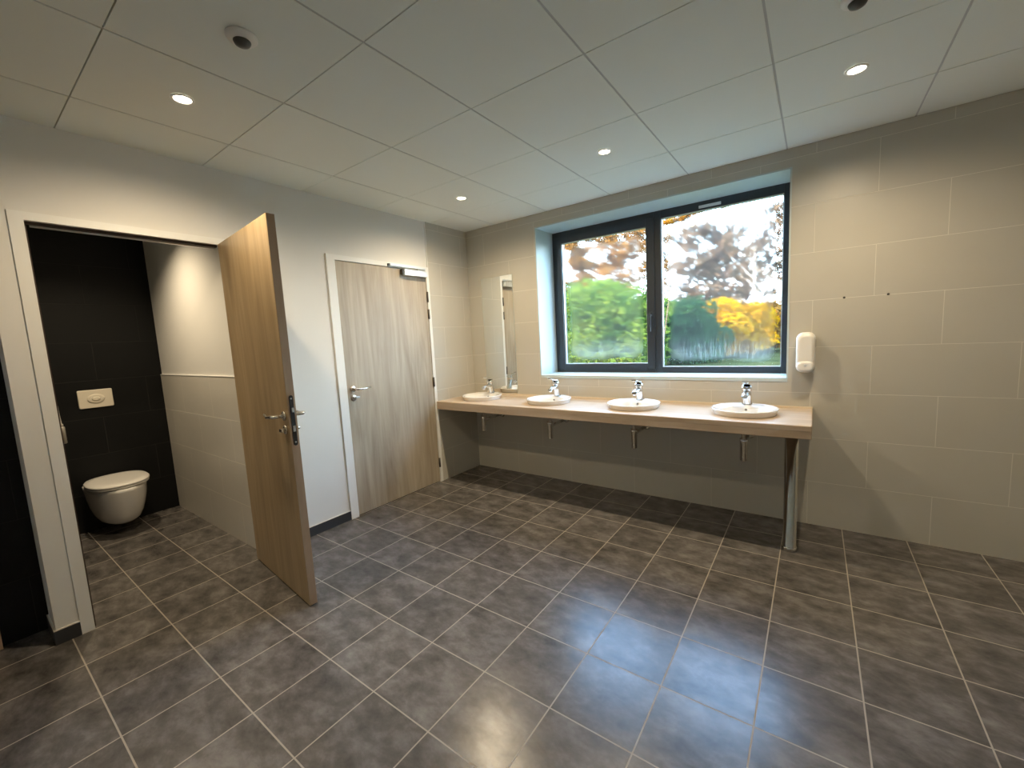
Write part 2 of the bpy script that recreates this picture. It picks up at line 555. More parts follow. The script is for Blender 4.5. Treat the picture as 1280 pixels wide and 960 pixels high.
# ceiling: panels with narrow joints over a slab
cb = MB()
cb.box((-1.9, YR-.2, H+.012), (XR+.2, WT, H+.2), mat=1)
xs = [-1.9] + [1.5944 + .6*k for k in range(-5, 6)] + [XR+.2]
ys = [WT-.02 - .38] + [-(-.0899+.5983*r) for r in range(1, 9)] + [YR-.2]
g = 0.0028
for i in range(len(xs)-1):
    for j in range(len(ys)-1):
        if abs(xs[i+1]-xs[i]) < .02: continue
        cb.box((xs[i]+.0045, ys[j+1]+.0024, H), (xs[i+1]-.0045, ys[j]-.0024, H+.013), mat=0)
for x_ in xs[1:-1]:
    cb.box((x_-.0045, YR-.2, H+.0025), (x_+.0045, 0, H+.012), mat=2)
struct(cb.build('ceiling', [M['ceil'], M['grid'], M['tbar']]))

# back wall (with the window hole), tiled
wb = MB()
wb.box((-1.9, 0, 0), (WX0, WT, H)); wb.box((WX1, 0, 0), (XR+.2, WT, H))
wb.box((WX0, 0, 0), (WX1, WT, WZ0)); wb.box((WX0, 0, WZ1), (WX1, WT, H))
struct(wb.build('wall_back', M['tile_back']))
struct(MB().box((XR, YR-.2, 0), (XR+.2, 0, H)).build('wall_right', M['paint']))
struct(MB().box((-1.9, YR-.2, 0), (XR, YR, H)).build('wall_rear', M['paint']))

# left wall with its two door holes and the recess at the front
D1a, D1b = -3.100, -2.200        # door 1 hole (frame outside)
D2a, D2b = -1.579, -0.560
DH = 2.068
wl = MB()
T = 0.085
wl.box((-T, -3.182, 0), (0, D1a, H)); wl.box((-T, D1a, DH), (0, D1b, H))
wl.box((-T, D1b, 0), (0, D2a, H)); wl.box((-T, D2a, DH), (0, D2b, H))
wl.box((-T, D2b, 0), (0, 0, H))
struct(wl.build('wall_left', M['paint']))
struct(MB().box((0, D2b, 0), (0.010, 0, H)).build('wall_left_tiled', M['tile_left']))
# sealing trim on the tile edge
struct(MB().box((0, D2b-.007, 0), (0.0125, D2b, H), bev=.001).build('trim_1', M['white']))

# recess left of the first door: side return, black tiled back
struct(MB().box((-.225, -3.182, 0), (-T, -3.10, H)).build('wall_recess_side', M['paint']))
struct(MB().box((-.30, YR, 0), (-.225, -3.10, H)).build('wall_recess_back', M['tile_black']))

# toilet cubicle
WCX = -1.73
struct(MB().box((-1.9, -3.3, 0), (WCX, -2.1, H)).build('wall_cubicle_back', M['tile_black']))
struct(MB().box((WCX, -2.205, 0), (-.0095, -2.1995, H)).build('wall_cubicle_right', M['paint']))
struct(MB().box((WCX, -2.1995, 0), (-T, -2.11, H)).build('wall_cubicle_outer', M['paint']))
struct(MB().box((WCX, -2.215, 0), (-.009, -2.201, 1.208)).build('wall_cubicle_right_tiled', M['tile_wc']))
struct(MB().box((WCX, -2.2175, 1.208), (-.0085, -2.205, 1.214), bev=.001).build('trim_2', M['white']))
struct(MB().box((WCX, -3.19, 0), (-.30, -3.10, H)).build('wall_cubicle_left', M['tile_black']))
# corridor side behind the closed door
struct(MB().box((-.5, -1.75, 0), (-.42, -.3, H)).build('wall_corridor', M['paint']))

# skirting
def skirting(name, a, b, nrm):
    """a, b: ends on the wall line; nrm: outward direction; 7 cm dark tile with a pale top joint"""
    sk = MB()
    ax, ay = a; bx, by = b; nx, ny = nrm
    sk.box((ax, ay, 0), (bx + nx*.009, by + ny*.009, .070), mat=0)
    sk.box((ax, ay, .070), (bx + nx*.0085, by + ny*.0085, .0745), mat=1)
    return struct(sk.build(name, [M['skirt'], M['skirt_edge']]))
skirting('baseboard_left', (0, -2.225), (0, D2a), (1, 0))
skirting('baseboard_pillar', (0, -3.182), (0, D1a), (1, 0))
skirting('baseboard_recess', (-.225, -3.182), (.009, -3.182), (0, -1))

# ---- window
win = empty('window_1', (0, 0, 0)); struct(win)
# reveal lining
ln = MB()
FY = 0.300
ln.box((WX0, -.004, WZ0-.022), (WX1, FY+.02, WZ0+.004))
struct(ln.build('trim_window_sill', M['sillwhite']))
ln = MB()
ln.box((WX0-.004, -.004, WZ0), (WX0+.006, FY+.02, WZ1)); ln.box((WX1-.006, -.004, WZ0), (WX1+.004, FY+.02, WZ1))
ln.box((WX0-.004, -.004, WZ1-.006), (WX1+.004, FY+.02, WZ1+.004))
struct(ln.build('trim_window_reveal', M['sillwhite']))
# the outer frame and centre post
fx0, fx1, fz0, fz1 = WX0+.006, WX1-.006, WZ0+.004, WZ1-.006
f = MB()
w = .048
f.box((fx0, FY, fz0), (fx0+w, FY+.07, fz1), .003); f.box((fx1-w, FY, fz0), (fx1, FY+.07, fz1), .003)
for q0, q1 in ((fx0+w, 1.845), (1.905, fx1-w)):
    f.box((q0, FY, fz0), (q1, FY+.07, fz0+w)); f.box((q0, FY, fz1-w-.015), (q1, FY+.07, fz1))
f.box((1.845, FY-.002, fz0), (1.905, FY+.07, fz1), .003)
struct(f.build('window_frame', M['anthracite'], win))
# left opening sash
sx0, sx1, sz0, sz1 = fx0+.040, 1.850, fz0+.030, fz1-.050
s_ = MB(); w2 = .060
s_.box((sx0, FY-.014, sz0), (sx0+w2, FY+.055, sz1), .003); s_.box((sx1-w2-.008, FY-.014, sz0), (sx1, FY+.055, sz1), .003)
s_.box((sx0+w2, FY-.0135, sz0), (sx1-w2-.008, FY+.055, sz0+w2-.010)); s_.box((sx0+w2, FY-.0135, sz1-w2), (sx1-w2-.008, FY+.055, sz1))
s_.build('window_sash', M['anthracite'], win)
# pale glazing beads
gb = MB()
def bead(x0, x1, z0, z1, y, t=.006):
    gb.box((x0, y, z0), (x0+t, y+.018, z1)); gb.box((x1-t, y, z0), (x1, y+.018, z1))
    gb.box((x0+t, y, z0), (x1-t, y+.018, z0+t)); gb.box((x0+t, y, z1-t), (x1-t, y+.018, z1))
gx0, gx1, gz0, gz1 = sx0+w2, sx1-w2-.008, sz0+w2-.010, sz1-w2
bead(gx0, gx1, gz0, gz1, FY+.004)
hx0, hx1, hz0, hz1 = 1.905, fx1-w, fz0+w, fz1-w-.015
bead(hx0, hx1, hz0, hz1, FY+.012)
gb.build('glazing_bead', M['alu'], win)
MB().box((gx0, FY+.024, gz0), (gx1, FY+.028, gz1)).build('window_pane', fogged_glass('fogged_pane_left', (gx0+gx1)/2, (gz0+gz1)/2, (gx1-gx0)/2, (gz1-gz0)/2, 3), win)
MB().box((hx0, FY+.032, hz0), (hx1, FY+.036, hz1)).build('window_pane', fogged_glass('fogged_pane_right', (hx0+hx1)/2, (hz0+hz1)/2, (hx1-hx0)/2, (hz1-hz0)/2, 9), win)
hd = MB()
hd.box((1.806, FY-.024, 1.40), (1.834, FY-.014, 1.53), .004)
hd.tube([(1.820, FY-.020, 1.50), (1.820, FY-.052, 1.50)], .009)
hd.box((1.811, FY-.062, 1.36), (1.829, FY-.048, 1.512), .005)
hd.build('window_handle', M['anthracite'], win)
vt = MB()
vt.box((2.20, FY-.006, fz1-.052), (2.36, FY+.004, fz1-.030), .003)
vt.build('vent_slot', M['alu'], win)

# ---- lever handle set (local: door face is plane y=0, handle sticks out to -y, lever points to -x)
def lever_set(parent, x, z, side=-1, dirx=-1, knob=True):
    """side: -1 sticks out to -y, +1 to +y; dirx: direction of the lever"""
    y0 = 0 if side < 0 else 0.04
    r = MB().lathe([(.0255, 0), (.0255, side*.006), (.023, side*.009), (.011, side*.010)], (x, y0, z), 'y', 28).build('rosette', M['satin'], parent)
    pts = [(x, y0+side*.008, z), (x, y0+side*.045, z)] + [tuple(q) for q in arc((x, y0+side*.045, z), (x, y0+side*.058, z), (x+dirx*.02, y0+side*.058, z), 5)[1:]]
    pts += [(x+dirx*.07, y0+side*.060, z-.006), (x+dirx*.128, y0+side*.052, z+.004)]
    MB().tube(pts, [.0095]*(len(pts)-2) + [.0088, .0075], 14).build('lever', M['satin'], r)
    e = MB().lathe([(.0245, 0), (.0245, side*.006), (.022, side*.009), (.010, side*.010)], (x, y0, z-.072), 'y', 28)
    e.tube([(x, y0+side*.006, z-.072), (x, y0+side*.026, z-.072)], [.010, .009], 14)
    if knob:
        e.box((x-.004, y0+side*.022, z-.072-.008), (x+.034, y0+side*.034, z-.072+.010), .004)
    e.build('thumb_turn', M['satin'], parent)

# ---- door 1: the open cubicle door
d1 = empty('door_1', (0, -2.275, 0)); struct(d1)
tag(d1, 'wooden cubicle door standing wide open in front of the toilet', 'door')
fr = MB()
fr.box((-T-.004, -3.100+2.275, 0), (.006, -3.052+2.275, 2.030))
fr.box((-.008, .016, 0), (.004, .074, 2.030))
fr.box((-T-.004, -3.100+2.275, 2.030), (.006, .074, DH))
fr.build('door_frame', M['white'], d1)
sl = MB()
sl.box((-.040, -3.052+2.275, 0), (-.026, -3.044+2.275, 2.030)); sl.box((-.040, -3.052+2.275, 2.018), (-.018, .002, 2.030))
sl.build('door_seal', M['brown_seal'], d1)
rl = MB().box((-.060, -3.03+2.275, 2.012), (-.046, 0, 2.024), .001)
rl.build('header_strip', M['alu'], d1)
leaf = empty('door_leaf', (0, 0, 0), -radians(5.6)); leaf.parent = d1
LW = .820
lf = MB().box((.0, 0, .008), (LW, .040, 2.032), .0012)
lfo = lf.build('leaf_panel', [M['door_wood_b'], M['edge_wood']], leaf)
for p in lfo.data.polygons:
    if p.normal.x > .9 and abs(p.center.x-LW) < .002: p.material_index = 1
lever_set(leaf, LW-.052, 1.035, -1, -1)
lever_set(leaf, LW-.052, 1.035, +1, -1, knob=False)
lk = MB()
prof = []
n = 10
for zc, a0 in ((1.132, 0), (.892, pi)):
    for k in range(n+1):
        a = a0 + pi*k/n
        prof.append((.010*cos(a), zc + .010*sin(a)))
ring0 = [(LW-.0005, .020+p[0], p[1]) for p in prof]; ring1 = [(LW+.0022, .020+p[0], p[1]) for p in prof]
lk.rings([ring0, ring1], smooth=False)
lko = lk.build('lock_plate', M['seal'], leaf)
tag(lko, 'black lock plate in the door edge')
lb = MB()
lb.box((LW+.002, .0145, 1.055), (LW+.010, .0255, 1.078), .002); lb.box((LW+.002, .014, .955), (LW+.0045, .026, .985), .001)
lb.lathe([(.004, .002), (.004, .0035)], (LW, .020, 1.125), 'x', 12); lb.lathe([(.004, .002), (.004, .0035)], (LW, .020, .900), 'x', 12)
lb.build('latch', M['steel'], leaf)
for hz in (.25, 1.05, 1.80):
    MB().lathe([(.008, 0), (.008, .09)], (-.004, .046, hz), 'z', 14).build('hinge', M['satin'], leaf)

# ---- door 2: closed door with closer
d2 = empty('door_2', (0, -1.512, 0)); struct(d2)
tag(d2, 'closed grey oak door with a closer at the top, left of the washbasin counter', 'door')
fr = MB()
fr.box((-T, D2a+1.512, 0), (.012, -1.5115+1.512, 2.030))
fr.box((-T, -.593+1.512, 0), (.012, D2b-.007+1.512, 2.030))
fr.box((-T, D2a+1.512, 2.030), (.012, D2b-.007+1.512, DH))
fr.build('door_frame', M['white'], d2)
l2 = empty('door_leaf', (0.004, 0.003, 0)); l2.parent = d2
W2 = .913
# in this leaf the width runs along +y
MB().box((-.040, 0, .008), (0, W2, 2.026), .001).build('leaf_panel', M['door_wood'], l2)
hs = empty('handle_set', (0, 0, 0), pi/2); hs.parent = l2
# local x of hs runs along +y; its -y points to +x (into the room)
def plain_lever(parent, u, z):
    mb = MB().lathe([(.0255, 0), (.0255, .006), (.023, .009), (.011, .010)], (0, u, z), 'x', 28)
    r = mb.build('rosette', M['satin'], parent)
    pts = [(.008, u, z), (.045, u, z)] + [tuple(q) for q in arc((.045, u, z), (.058, u, z), (.058, u+.02, z), 5)[1:]]
    pts += [(.060, u+.07, z-.004), (.054, u+.128, z+.002)]
    MB().tube(pts, [.0095]*(len(pts)-2)+[.0088, .0075], 14).build('lever', M['satin'], r)
    e = MB().lathe([(.0245, 0), (.0245, .006), (.022, .009), (.010, .010)], (0, u, z-.070), 'x', 28)
    e.tube([(.006, u, z-.070), (.028, u, z-.070)], [.010, .009], 14)
    e.box((.024, u-.004, z-.076), (.036, u+.036, z-.060), .004)
    e.build('thumb_turn', M['steel'], parent)
bpy.data.objects.remove(hs)
plain_lever(l2, .052, 1.035)
for hz0, hz1 in ((1.745, 1.841), (1.588, 1.678), (.945, 1.035), (.150, .240)):
    MB().lathe([(.0085, 0), (.0085, hz1-hz0)], (.010, W2+.001, hz0), 'z', 14).build('hinge', M['darksteel'], l2)
cl = MB()
cl.box((.001, .632, 1.966), (.046, .900, 2.020), .004)
co = cl.build('door_closer', M['alu'], l2)
MB().box((.004, .614, 1.972), (.040, .634, 2.016), .003).build('closer_end_cap', M['dark_plastic'], co)
MB().box((.012, .499, 2.036), (.034, .900, 2.056), .002).build('slide_rail', M['alu'], d2)
MB().box((.010, .484, 2.034), (.030, .500, 2.054), .002).build('rail_end_cap', M['dark_plastic'], d2)
MB().tube([(.023, .800, 2.018), (.023, .800, 2.036)], .007, 12).build('closer_spindle', M['steel'], co)

# wooden panel at the far left
wp = MB().box((-.222, -4.10, .004), (-.185, -3.342, 2.03), .0015).build('wooden_panel', M['edge_wood'])
tag(wp, 'wooden panel edge in the dark recess at the far left edge', 'panel')

# ================================================================== COUNTER AND BASINS
CT, CB_ = .800, .722
ct = empty('washbasin_counter', (0.0135, 0, 0))
tag(ct, 'long oak worktop with a deep front edge running along the tiled wall under the window', 'counter')
ox = -.0135
top = MB()
top.box((.0135+ox, -.580, CT-.038), (2.965+ox, -.001, CT), .006, 3)
top.build('worktop', M['counter'], ct)
ap = MB()
ap.box((.0135+ox, -.5795, CB_), (2.9645+ox, -.555, CT-.030), .003)
ap.box((2.94+ox, -.555, CB_), (2.9645+ox, -.001, CT-.030), .003)
ap.build('front_apron', M['counter'], ct)
MB().box((.0135+ox, -.009, CT), (2.965+ox, -.0008, CT+.012), .001).build('sealant_strip', M['silicone'], ct)
leg = empty('leg', (2.868+ox, -.455, 0)); leg.parent = ct
MB().lathe([(.034, .012), (.034, .012), (.034, CB_+.04)], (0,0,0), 'z', 36).build('leg_tube', M['polished'], leg)
MB().lathe([(.040, 0), (.041, .003), (.041, .020), (.037, .026), (.034, .027)], (0,0,0), 'z', 36).build('leg_foot', M['polished'], leg)

def ring(cx, cy, rx, ry, z, n=56):
    return [(cx + rx*cos(2*pi*i/n), cy + ry*sin(2*pi*i/n), z) for i in range(n)]

def make_basin():
    root = empty('washbasin', (0, 0, CT))
    b = MB()
    rr = [ring(0, 0, .180, .180, .0005), ring(0, 0, .184, .184, .010), ring(0, 0, .190, .190, .026), ring(0, 0, .1945, .1945, .034),
          ring(0, 0, .1945, .1945, .0375), ring(0, 0, .192, .192, .0400), ring(0, 0, .187, .187, .0400),
          ring(0, -.004, .182, .180, .0370), ring(0, -.020, .168, .150, .0340), ring(0, -.028, .160, .136, .0300), ring(0, -.032, .152, .128, .015),
          ring(0, -.034, .138, .116, -.02), ring(0, -.034, .11, .092, -.055), ring(0, -.034, .06, .05, -.072), ring(0, -.034, .022, .022, -.076)]
    b.rings(rr, cap0=False, cap1=False)
    ob = b.build('bowl', M['ceramic'], root)
    MB().lathe([(.024, -.080), (.024, -.074), (.018, -.072), (.002, -.071)], (0, -.034, 0), 'z', 28).build('drain', M['chrome'], root)
    ovp = MB().lathe([(.007, 0), (.007, -.004), (.0045, -.005), (.004, .004)], (0, .0935, .008), 'y', 18)
    ovp.build('overflow_hole', M['dark_plastic'], root)
    return root

def make_tap():
    root = empty('basin_tap', (0, 0, CT+.036))
    b = MB()
    # leaning body
    pts = [(0, 0, 0), (0, 0, .006), (0, -.003, .012), (0, -.012, .045), (0, -.022, .078), (0, -.025, .090)]
    b.tube(pts, [.026, .025, .0215, .020, .0215, .018], 28)
    b.build('tap_body', M['chrome'], root)
    s = MB()
    prof = [(-.016, .058, .020, .015), (-.050, .067, .0175, .012), (-.085, .066, .016, .010), (-.118, .058, .0145, .0085), (-.124, .055, .0120, .006)]
    rr = []
    for y, z, rx, rz in prof:
        rr.append([(rx*cos(2*pi*i/20), y, z + rz*sin(2*pi*i/20)) for i in range(20)])
    s.rings(rr)
    s.tube([(0, -.108, .056), (0, -.110, .040)], [.010, .0095], 16)
    s.build('spout', M['chrome'], root)
    c = MB()
    c.tube([(0, -.022, .082), (0, -.026, .098), (0, -.028, .108)], [.0235, .0245, .020], 28)
    prof = [(-.002, .112, .019, .008), (-.028, .117, .021, .0085), (-.060, .121, .0185, .006), (-.095, .130, .0165, .0045), (-.122, .138, .0145, .0035)]
    rr = []
    for y, z, rx, rz in prof:
        rr.append([(rx*cos(2*pi*i/20), y, z + rz*sin(2*pi*i/20)) for i in range(20)])
    c.rings(rr)
    c.build('tap_lever', M['chrome'], root)
    return root

def make_trap():
    root = empty('drain_trap', (0, 0, .48))
    b = MB()
    b.lathe([(.020, .0), (.0235, .003), (.0235, .125), (.026, .127), (.026, .150), (.012, .153), (.012, .236)], n=28)
    b.build('trap_bottle', M['trapsteel'], root)
    MB().tube([(0, .015, .110), (0, .10, .112), (0, .298, .116)], .0135, 16).build('waste_pipe', M['trapsteel'], root)
    MB().lathe([(.034, .300), (.034, .294), (.020, .290), (.014, .288)], (0, 0, .116), 'y', 28).build('wall_flange', M['trapsteel'], root)
    v = MB()
    v.tube([(.062, .299, .155), (.062, .255, .155)], [.012, .011], 14)
    v.tube([(.062, .262, .125), (.062, .262, .172)], .009, 14)
    v.tube([(.062, .262, .165)] + [tuple(q) for q in arc((.062, .262, .19), (.062, .240, .24), (.02, .19, .27), 6)], .0045, 10)
    v.build('angle_valve', M['trapsteel'], root)
    return root

BX = [.362, 1.112, 1.860, 2.600]
bl = ['white round washbasin nearest the corner, below the mirror', 'white round washbasin second from the left corner',
      'white round washbasin second from the free end of the counter', 'white round washbasin nearest the steel leg, at the free end of the counter']
tl = ['chrome lever tap on the basin nearest the corner, in front of the mirror', 'chrome lever tap on the second basin from the corner',
      'chrome lever tap on the third basin from the corner', 'chrome lever tap on the basin nearest the free end of the counter']
pl = ['steel bottle trap under the counter nearest the corner', 'steel bottle trap under the second basin from the corner',
      'steel bottle trap under the third basin from the corner', 'steel bottle trap under the counter beside the steel leg']
basin, tap, trap = make_basin(), make_tap(), make_trap()
for i, x in enumerate(BX):
    a = basin if i == 0 else copy_tree(basin)
    a.location = (x, -.305, CT)
    tag(a, bl[i], 'washbasin', 'washbasins in the oak counter')
    a = tap if i == 0 else copy_tree(tap)
    a.location = (x, -.150, CT+.035); a.scale = (1.3, 1.12, 1.22)
    tag(a, tl[i], 'tap', 'taps on the washbasins')
    a = trap if i == 0 else copy_tree(trap)
    a.location = (x, -.300, .480)
    tag(a, pl[i], 'drain pipe', 'bottle traps below the counter')

# holes for the bowls in the worktop (hidden by the basins' rims)
wt = [c for c in ct.children if c.name.startswith('worktop')][0]
cut = MB()
for x in BX:
    cut.lathe([(.172, CT-.12), (.172, CT+.05)], (x-.0135, -.312, 0), 'z', 40)
cuto = cut.build('cutter', M['counter'])
cuto.location = (0.0135, 0, 0)
md = wt.modifiers.new('holes', 'BOOLEAN'); md.object = cuto; md.operation = 'DIFFERENCE'; md.solver = 'EXACT'
bpy.context.view_layer.update()
dg = bpy.context.evaluated_depsgraph_get()
me2 = bpy.data.meshes.new_from_object(wt.evaluated_get(dg))
wt.modifiers.clear(); wt.data = me2
bpy.data.objects.remove(cuto)

# ================================================================== WALL THINGS
mr_ = empty('wall_mirror', (.380, 0, .812))
tag(mr_, 'tall narrow frameless mirror on the tiled wall in the corner', 'mirror')
MB().box((-.197, -.0055, 0), (.196, -.0005, 1.173), .0008).build('mirror_backing', M['mirror_edge'], mr_)
MB().box((-.1955, -.0060, .0015), (.1945, -.0054, 1.1715)).build('mirror_glass', M['mirror'], mr_)

def rounded_rect(w, h, r, n=7):
    pts = []
    for cx, cz, a0 in ((w/2-r, h/2-r, 0), (-w/2+r, h/2-r, pi/2), (-w/2+r, -h/2+r, pi), (w/2-r, -h/2+r, 3*pi/2)):
        for k in range(n+1):
            a = a0 + pi/2*k/n
            pts.append((cx + r*cos(a), cz + r*sin(a)))
    return pts

ds = empty('soap_dispenser', (2.919, 0, 1.045))
tag(ds, 'white rounded soap dispenser on the tiled wall right of the window', 'soap dispenser')
def rr_ring(w, h, r, y, cz, cx=0):
    return [(cx+p[0], y, cz+p[1]) for p in rounded_rect(w, h, r)]
d = MB()
d.rings([rr_ring(.100, .255, .040, -.001, .132), rr_ring(.104, .262, .042, -.020, .132), rr_ring(.104, .262, .042, -.060, .132),
         rr_ring(.098, .254, .040, -.082, .132), rr_ring(.084, .236, .034, -.094, .131), rr_ring(.060, .205, .024, -.099, .130)])
d.build('dispenser_cover', M['plastic'], ds)
d = MB()
d.rings([rr_ring(.096, .076, .034, -.070, .046), rr_ring(.094, .074, .034, -.094, .045), rr_ring(.084, .062, .028, -.104, .044), rr_ring(.060, .040, .018, -.108, .043)])
d.build('push_lever', M['plastic'], ds)
MB().lathe([(.009, -.107), (.009, -.1095), (.006, -.110)], (0, 0, .052), 'y', 20).build('emblem', M['alu'], ds)
MB().box((.0465, -.062, .165), (.0535, -.048, .215), .001).build('level_window', M['dark_plastic'], ds)

for k, (x, lab) in enumerate(((3.108, 'small dark wall plug hole in the tile joint, the one nearer the window'), (3.314, 'small dark wall plug hole in the tile joint, the one farther from the window'))):
    o = MB().lathe([(.0065, .0), (.0065, -.0015), (.003, -.002)], (0, 0, 0), 'y', 16).build('wall_plug', M['dark_plastic'])
    o.location = (x, 0, 1.513)
    tag(o, lab, 'wall plug', 'wall plugs in the tiled wall')

# ================================================================== CEILING THINGS
M['lens'] = bpy.data.materials.new('lamp_lens'); M['lens'].use_nodes = True
nt = M['lens'].node_tree; nt.nodes.clear()
em = nt.nodes.new('ShaderNodeEmission'); em.inputs[0].default_value = (1.0, .86, .66, 1); em.inputs[1].default_value = 25
out = nt.nodes.new('ShaderNodeOutputMaterial'); nt.links.new(em.outputs[0], out.inputs[0])
M['lens'].cycles.emission_sampling = 'NONE'

def make_downlight():
    root = empty('ceiling_downlight', (0, 0, H))
    MB().rings([ring(0,0,.043,.043,-.0005,36), ring(0,0,.042,.042,-.004,36), ring(0,0,.036,.036,-.0065,36), ring(0,0,.0325,.0325,-.004,36), ring(0,0,.031,.031,-.0015,36)], cap0=False, cap1=False).build('trim_ring', M['white'], root)
    MB().lathe([(.0312, -.0012), (.0312, -.0020)], n=32).build('lamp_lens', M['lens'], root)
    ld = bpy.data.lights.new('lamp', 'SPOT')
    ld.energy = LAMP_W * 12.5
    ld.color = LAMP_COLOR
    ld.spot_size = radians(168); ld.spot_blend = 1.0
    ld.shadow_soft_size = .022
    lo = bpy.data.objects.new('lamp', ld)
    COL.objects.link(lo); lo.parent = root; lo.location = (0, 0, -.026)
    return root
dl = make_downlight()
for i, (x, y, lab) in enumerate(((.693, -.800, 'lit round ceiling downlight nearest the tiled corner'), (1.890, -.802, 'lit round ceiling downlight in front of the window, the middle of the row'),
                                 (3.090, -.805, 'lit round ceiling downlight at the right end of the row along the window wall'), (.711, -2.600, 'lit round ceiling downlight above the open wooden door'))):
    a = dl if i == 0 else copy_tree(dl)
    a.location = (x, y, H)
    tag(a, lab, 'ceiling light', 'round ceiling downlights')
# cubicle lamp (above the toilet cubicle, hidden behind the door header)
a = copy_tree(dl); a.location = (-.80, -2.74, H)
tag(a, 'round ceiling downlight inside the toilet cubicle', 'ceiling light', 'round ceiling downlights')
for ch in a.children:
    if ch.type == 'LIGHT':
        ch.data = ch.data.copy(); ch.data.energy = WC_LAMP_W * 12.5; ch.data.spot_size = radians(132); ch.data.spot_blend = .9

def make_sensor():
    root = empty('motion_sensor', (0, 0, H))
    MB().lathe([(.050, -.0005), (.050, -.007), (.044, -.014), (.030, -.018), (.029, -.018)], n=40).build('sensor_housing', M['plastic'], root)
    MB().lathe([(.028, -.017), (.028, -.020), (.024, -.028), (.014, -.034), (.002, -.036)], n=32).build('sensor_lens', M['dark_plastic'], root)
    return root
sn = make_sensor()
sn.location = (1.299, -2.595, H)
tag(sn, 'round white motion sensor with dark eye on the ceiling near the lamp at upper left', 'motion sensor', 'ceiling motion sensors')
s2 = copy_tree(sn); s2.location = (3.060, -1.345, H)
tag(s2, 'round white motion sensor with dark eye at the top edge of the photo', 'motion sensor', 'ceiling motion sensors')

# ================================================================== CUBICLE THINGS
wc = empty('toilet', (WCX, -2.640, 0))
tag(wc, 'white wall hung toilet with closed lid on the black tiled wall', 'toilet')
def dring(length, hw, z, x0=0.0, n=48, back=.10, p=2.3):
    """plan outline: straight back on the wall, rounded front"""
    pts = []
    for i in range(n):
        t = -pi/2 + pi*i/(n-1)
        cx = abs(cos(t))**(2/p); sy = math.copysign(abs(sin(t))**(2/p), sin(t))
        pts.append((x0 + back + (length-back)*cx, hw*sy, z))
    pts.append((x0, hw*.74, z)); pts.append((x0, -hw*.74, z))
    return pts
def egg(length, hw, z, c=.24, x0=.018, n=50, p=2.35):
    pts = []
    for i in range(n):
        t = 2*pi*i/n
        ct_, st_ = cos(t), sin(t)
        cx = math.copysign(abs(ct_)**(2/p), ct_); sy = math.copysign(abs(st_)**(2/p), st_)
        pts.append(((c + (length-c)*cx) if cx > 0 else (c + (c-x0)*cx), hw*sy, z))
    return pts
b = MB()
secs = [(.330, .075, .088, .03), (.365, .110, .094, .06), (.395, .130, .115, .08), (.430, .148, .165, .09), (.462, .163, .23, .10), (.490, .174, .30, .10), (.505, .180, .365, .10), (.508, .181, .392, .10)]
b.rings([dring(l, hw, z, back=bk) for l, hw, z, bk in secs])
b.build('toilet_bowl', M['ceramic'], wc)
b = MB()
b.rings([egg(.500, .178, .396), egg(.505, .182, .399), egg(.505, .182, .408), egg(.500, .178, .411)])
b.build('toilet_seat', M['plastic'], wc)
b = MB()
b.rings([egg(.503, .181, .4125), egg(.508, .186, .416), egg(.508, .186, .424), egg(.500, .180, .431), egg(.44, .14, .435, .24, .06)])
b.build('toilet_lid', M['plastic'], wc)

fp = empty('flush_plate', (WCX, -2.648, 1.062))
tag(fp, 'ivory rectangular flush plate with a round button above the toilet', 'flush plate')
def yz_ring(w, h, r, x, n=6):
    return [(x, p[0], p[1]) for p in rounded_rect(w, h, r, n)]
b = MB(); b.rings([yz_ring(.204, .146, .010, .001), yz_ring(.204, .146, .010, .008), yz_ring(.196, .138, .008, .012)])
b.build('plate', M['plate'], fp)
def el(x, a, c): return [(x, a*cos(2*pi*i/32), c*sin(2*pi*i/32)) for i in range(32)]
MB().rings([el(.0115, .052, .038), el(.016, .051, .037), el(.019, .044, .031), el(.018, .030, .020)]).build('flush_button', M['plate'], fp)
MB().rings([el(.0175, .026, .018), el(.022, .024, .016), el(.0235, .016, .010)]).build('flush_button', M['plate'], fp)

br = empty('toilet_brush', (-.62, -2.985, .86))
tag(br, 'slim silver brush with thin handle in a cylinder holder just inside the cubicle doorway', 'toilet brush')
MB().lathe([(.016, .03), (.019, .033), (.019, .128), (.017, .130)], n=24).build('brush_holder', M['steel'], br)
MB().tube([(0,0,.128), (0,0,.145), (0,0,.150), (0,.0,.20), (0,-.002,.30)], [.015, .014, .010, .007, .005], 14).build('brush_handle', M['steel'], br)
MB().tube([(0,-.016,.085), (0,-.115,.085)], .006, 10).build('wall_bracket', M['alu'], br)

# ================================================================== OUTSIDE
GZ = -.55
def grass_mat():
    mt, nt, b = new_mat('frosty_meadow')
    t = N(nt, 'ShaderNodeTexCoord')
    no = N(nt, 'ShaderNodeTexNoise'); no.inputs['Scale'].default_value = .8; no.inputs['Detail'].default_value = 10
    no.inputs['Roughness'].default_value = .75
    L(nt, t.outputs['Object'], no.inputs['Vector'])
    rp = N(nt, 'ShaderNodeValToRGB')
    rp.color_ramp.elements[0].position = .35; rp.color_ramp.elements[0].color = (.022, .026, .008, 1)
    rp.color_ramp.elements[1].position = .65; rp.color_ramp.elements[1].color = (.075, .070, .026, 1)
    L(nt, no.outputs[0], rp.inputs[0]); L(nt, rp.outputs[0], b.inputs['Base Color'])
    b.inputs['Roughness'].default_value = 1.0
    b.inputs['Specular IOR Level'].default_value = 0.0
    return mt
gm = MB(); n = 40
vs = [[gm.bm.verts.new((-260 + 400*i/n, WT + 300*(j/n)**2, GZ + .12*sin(i*2.1+j) * (j > 2))) for i in range(n+1)] for j in range(n+1)]
for j in range(n):
    for i in range(n):
        gm.bm.faces.new((vs[j][i], vs[j][i+1], vs[j+1][i+1], vs[j+1][i]))
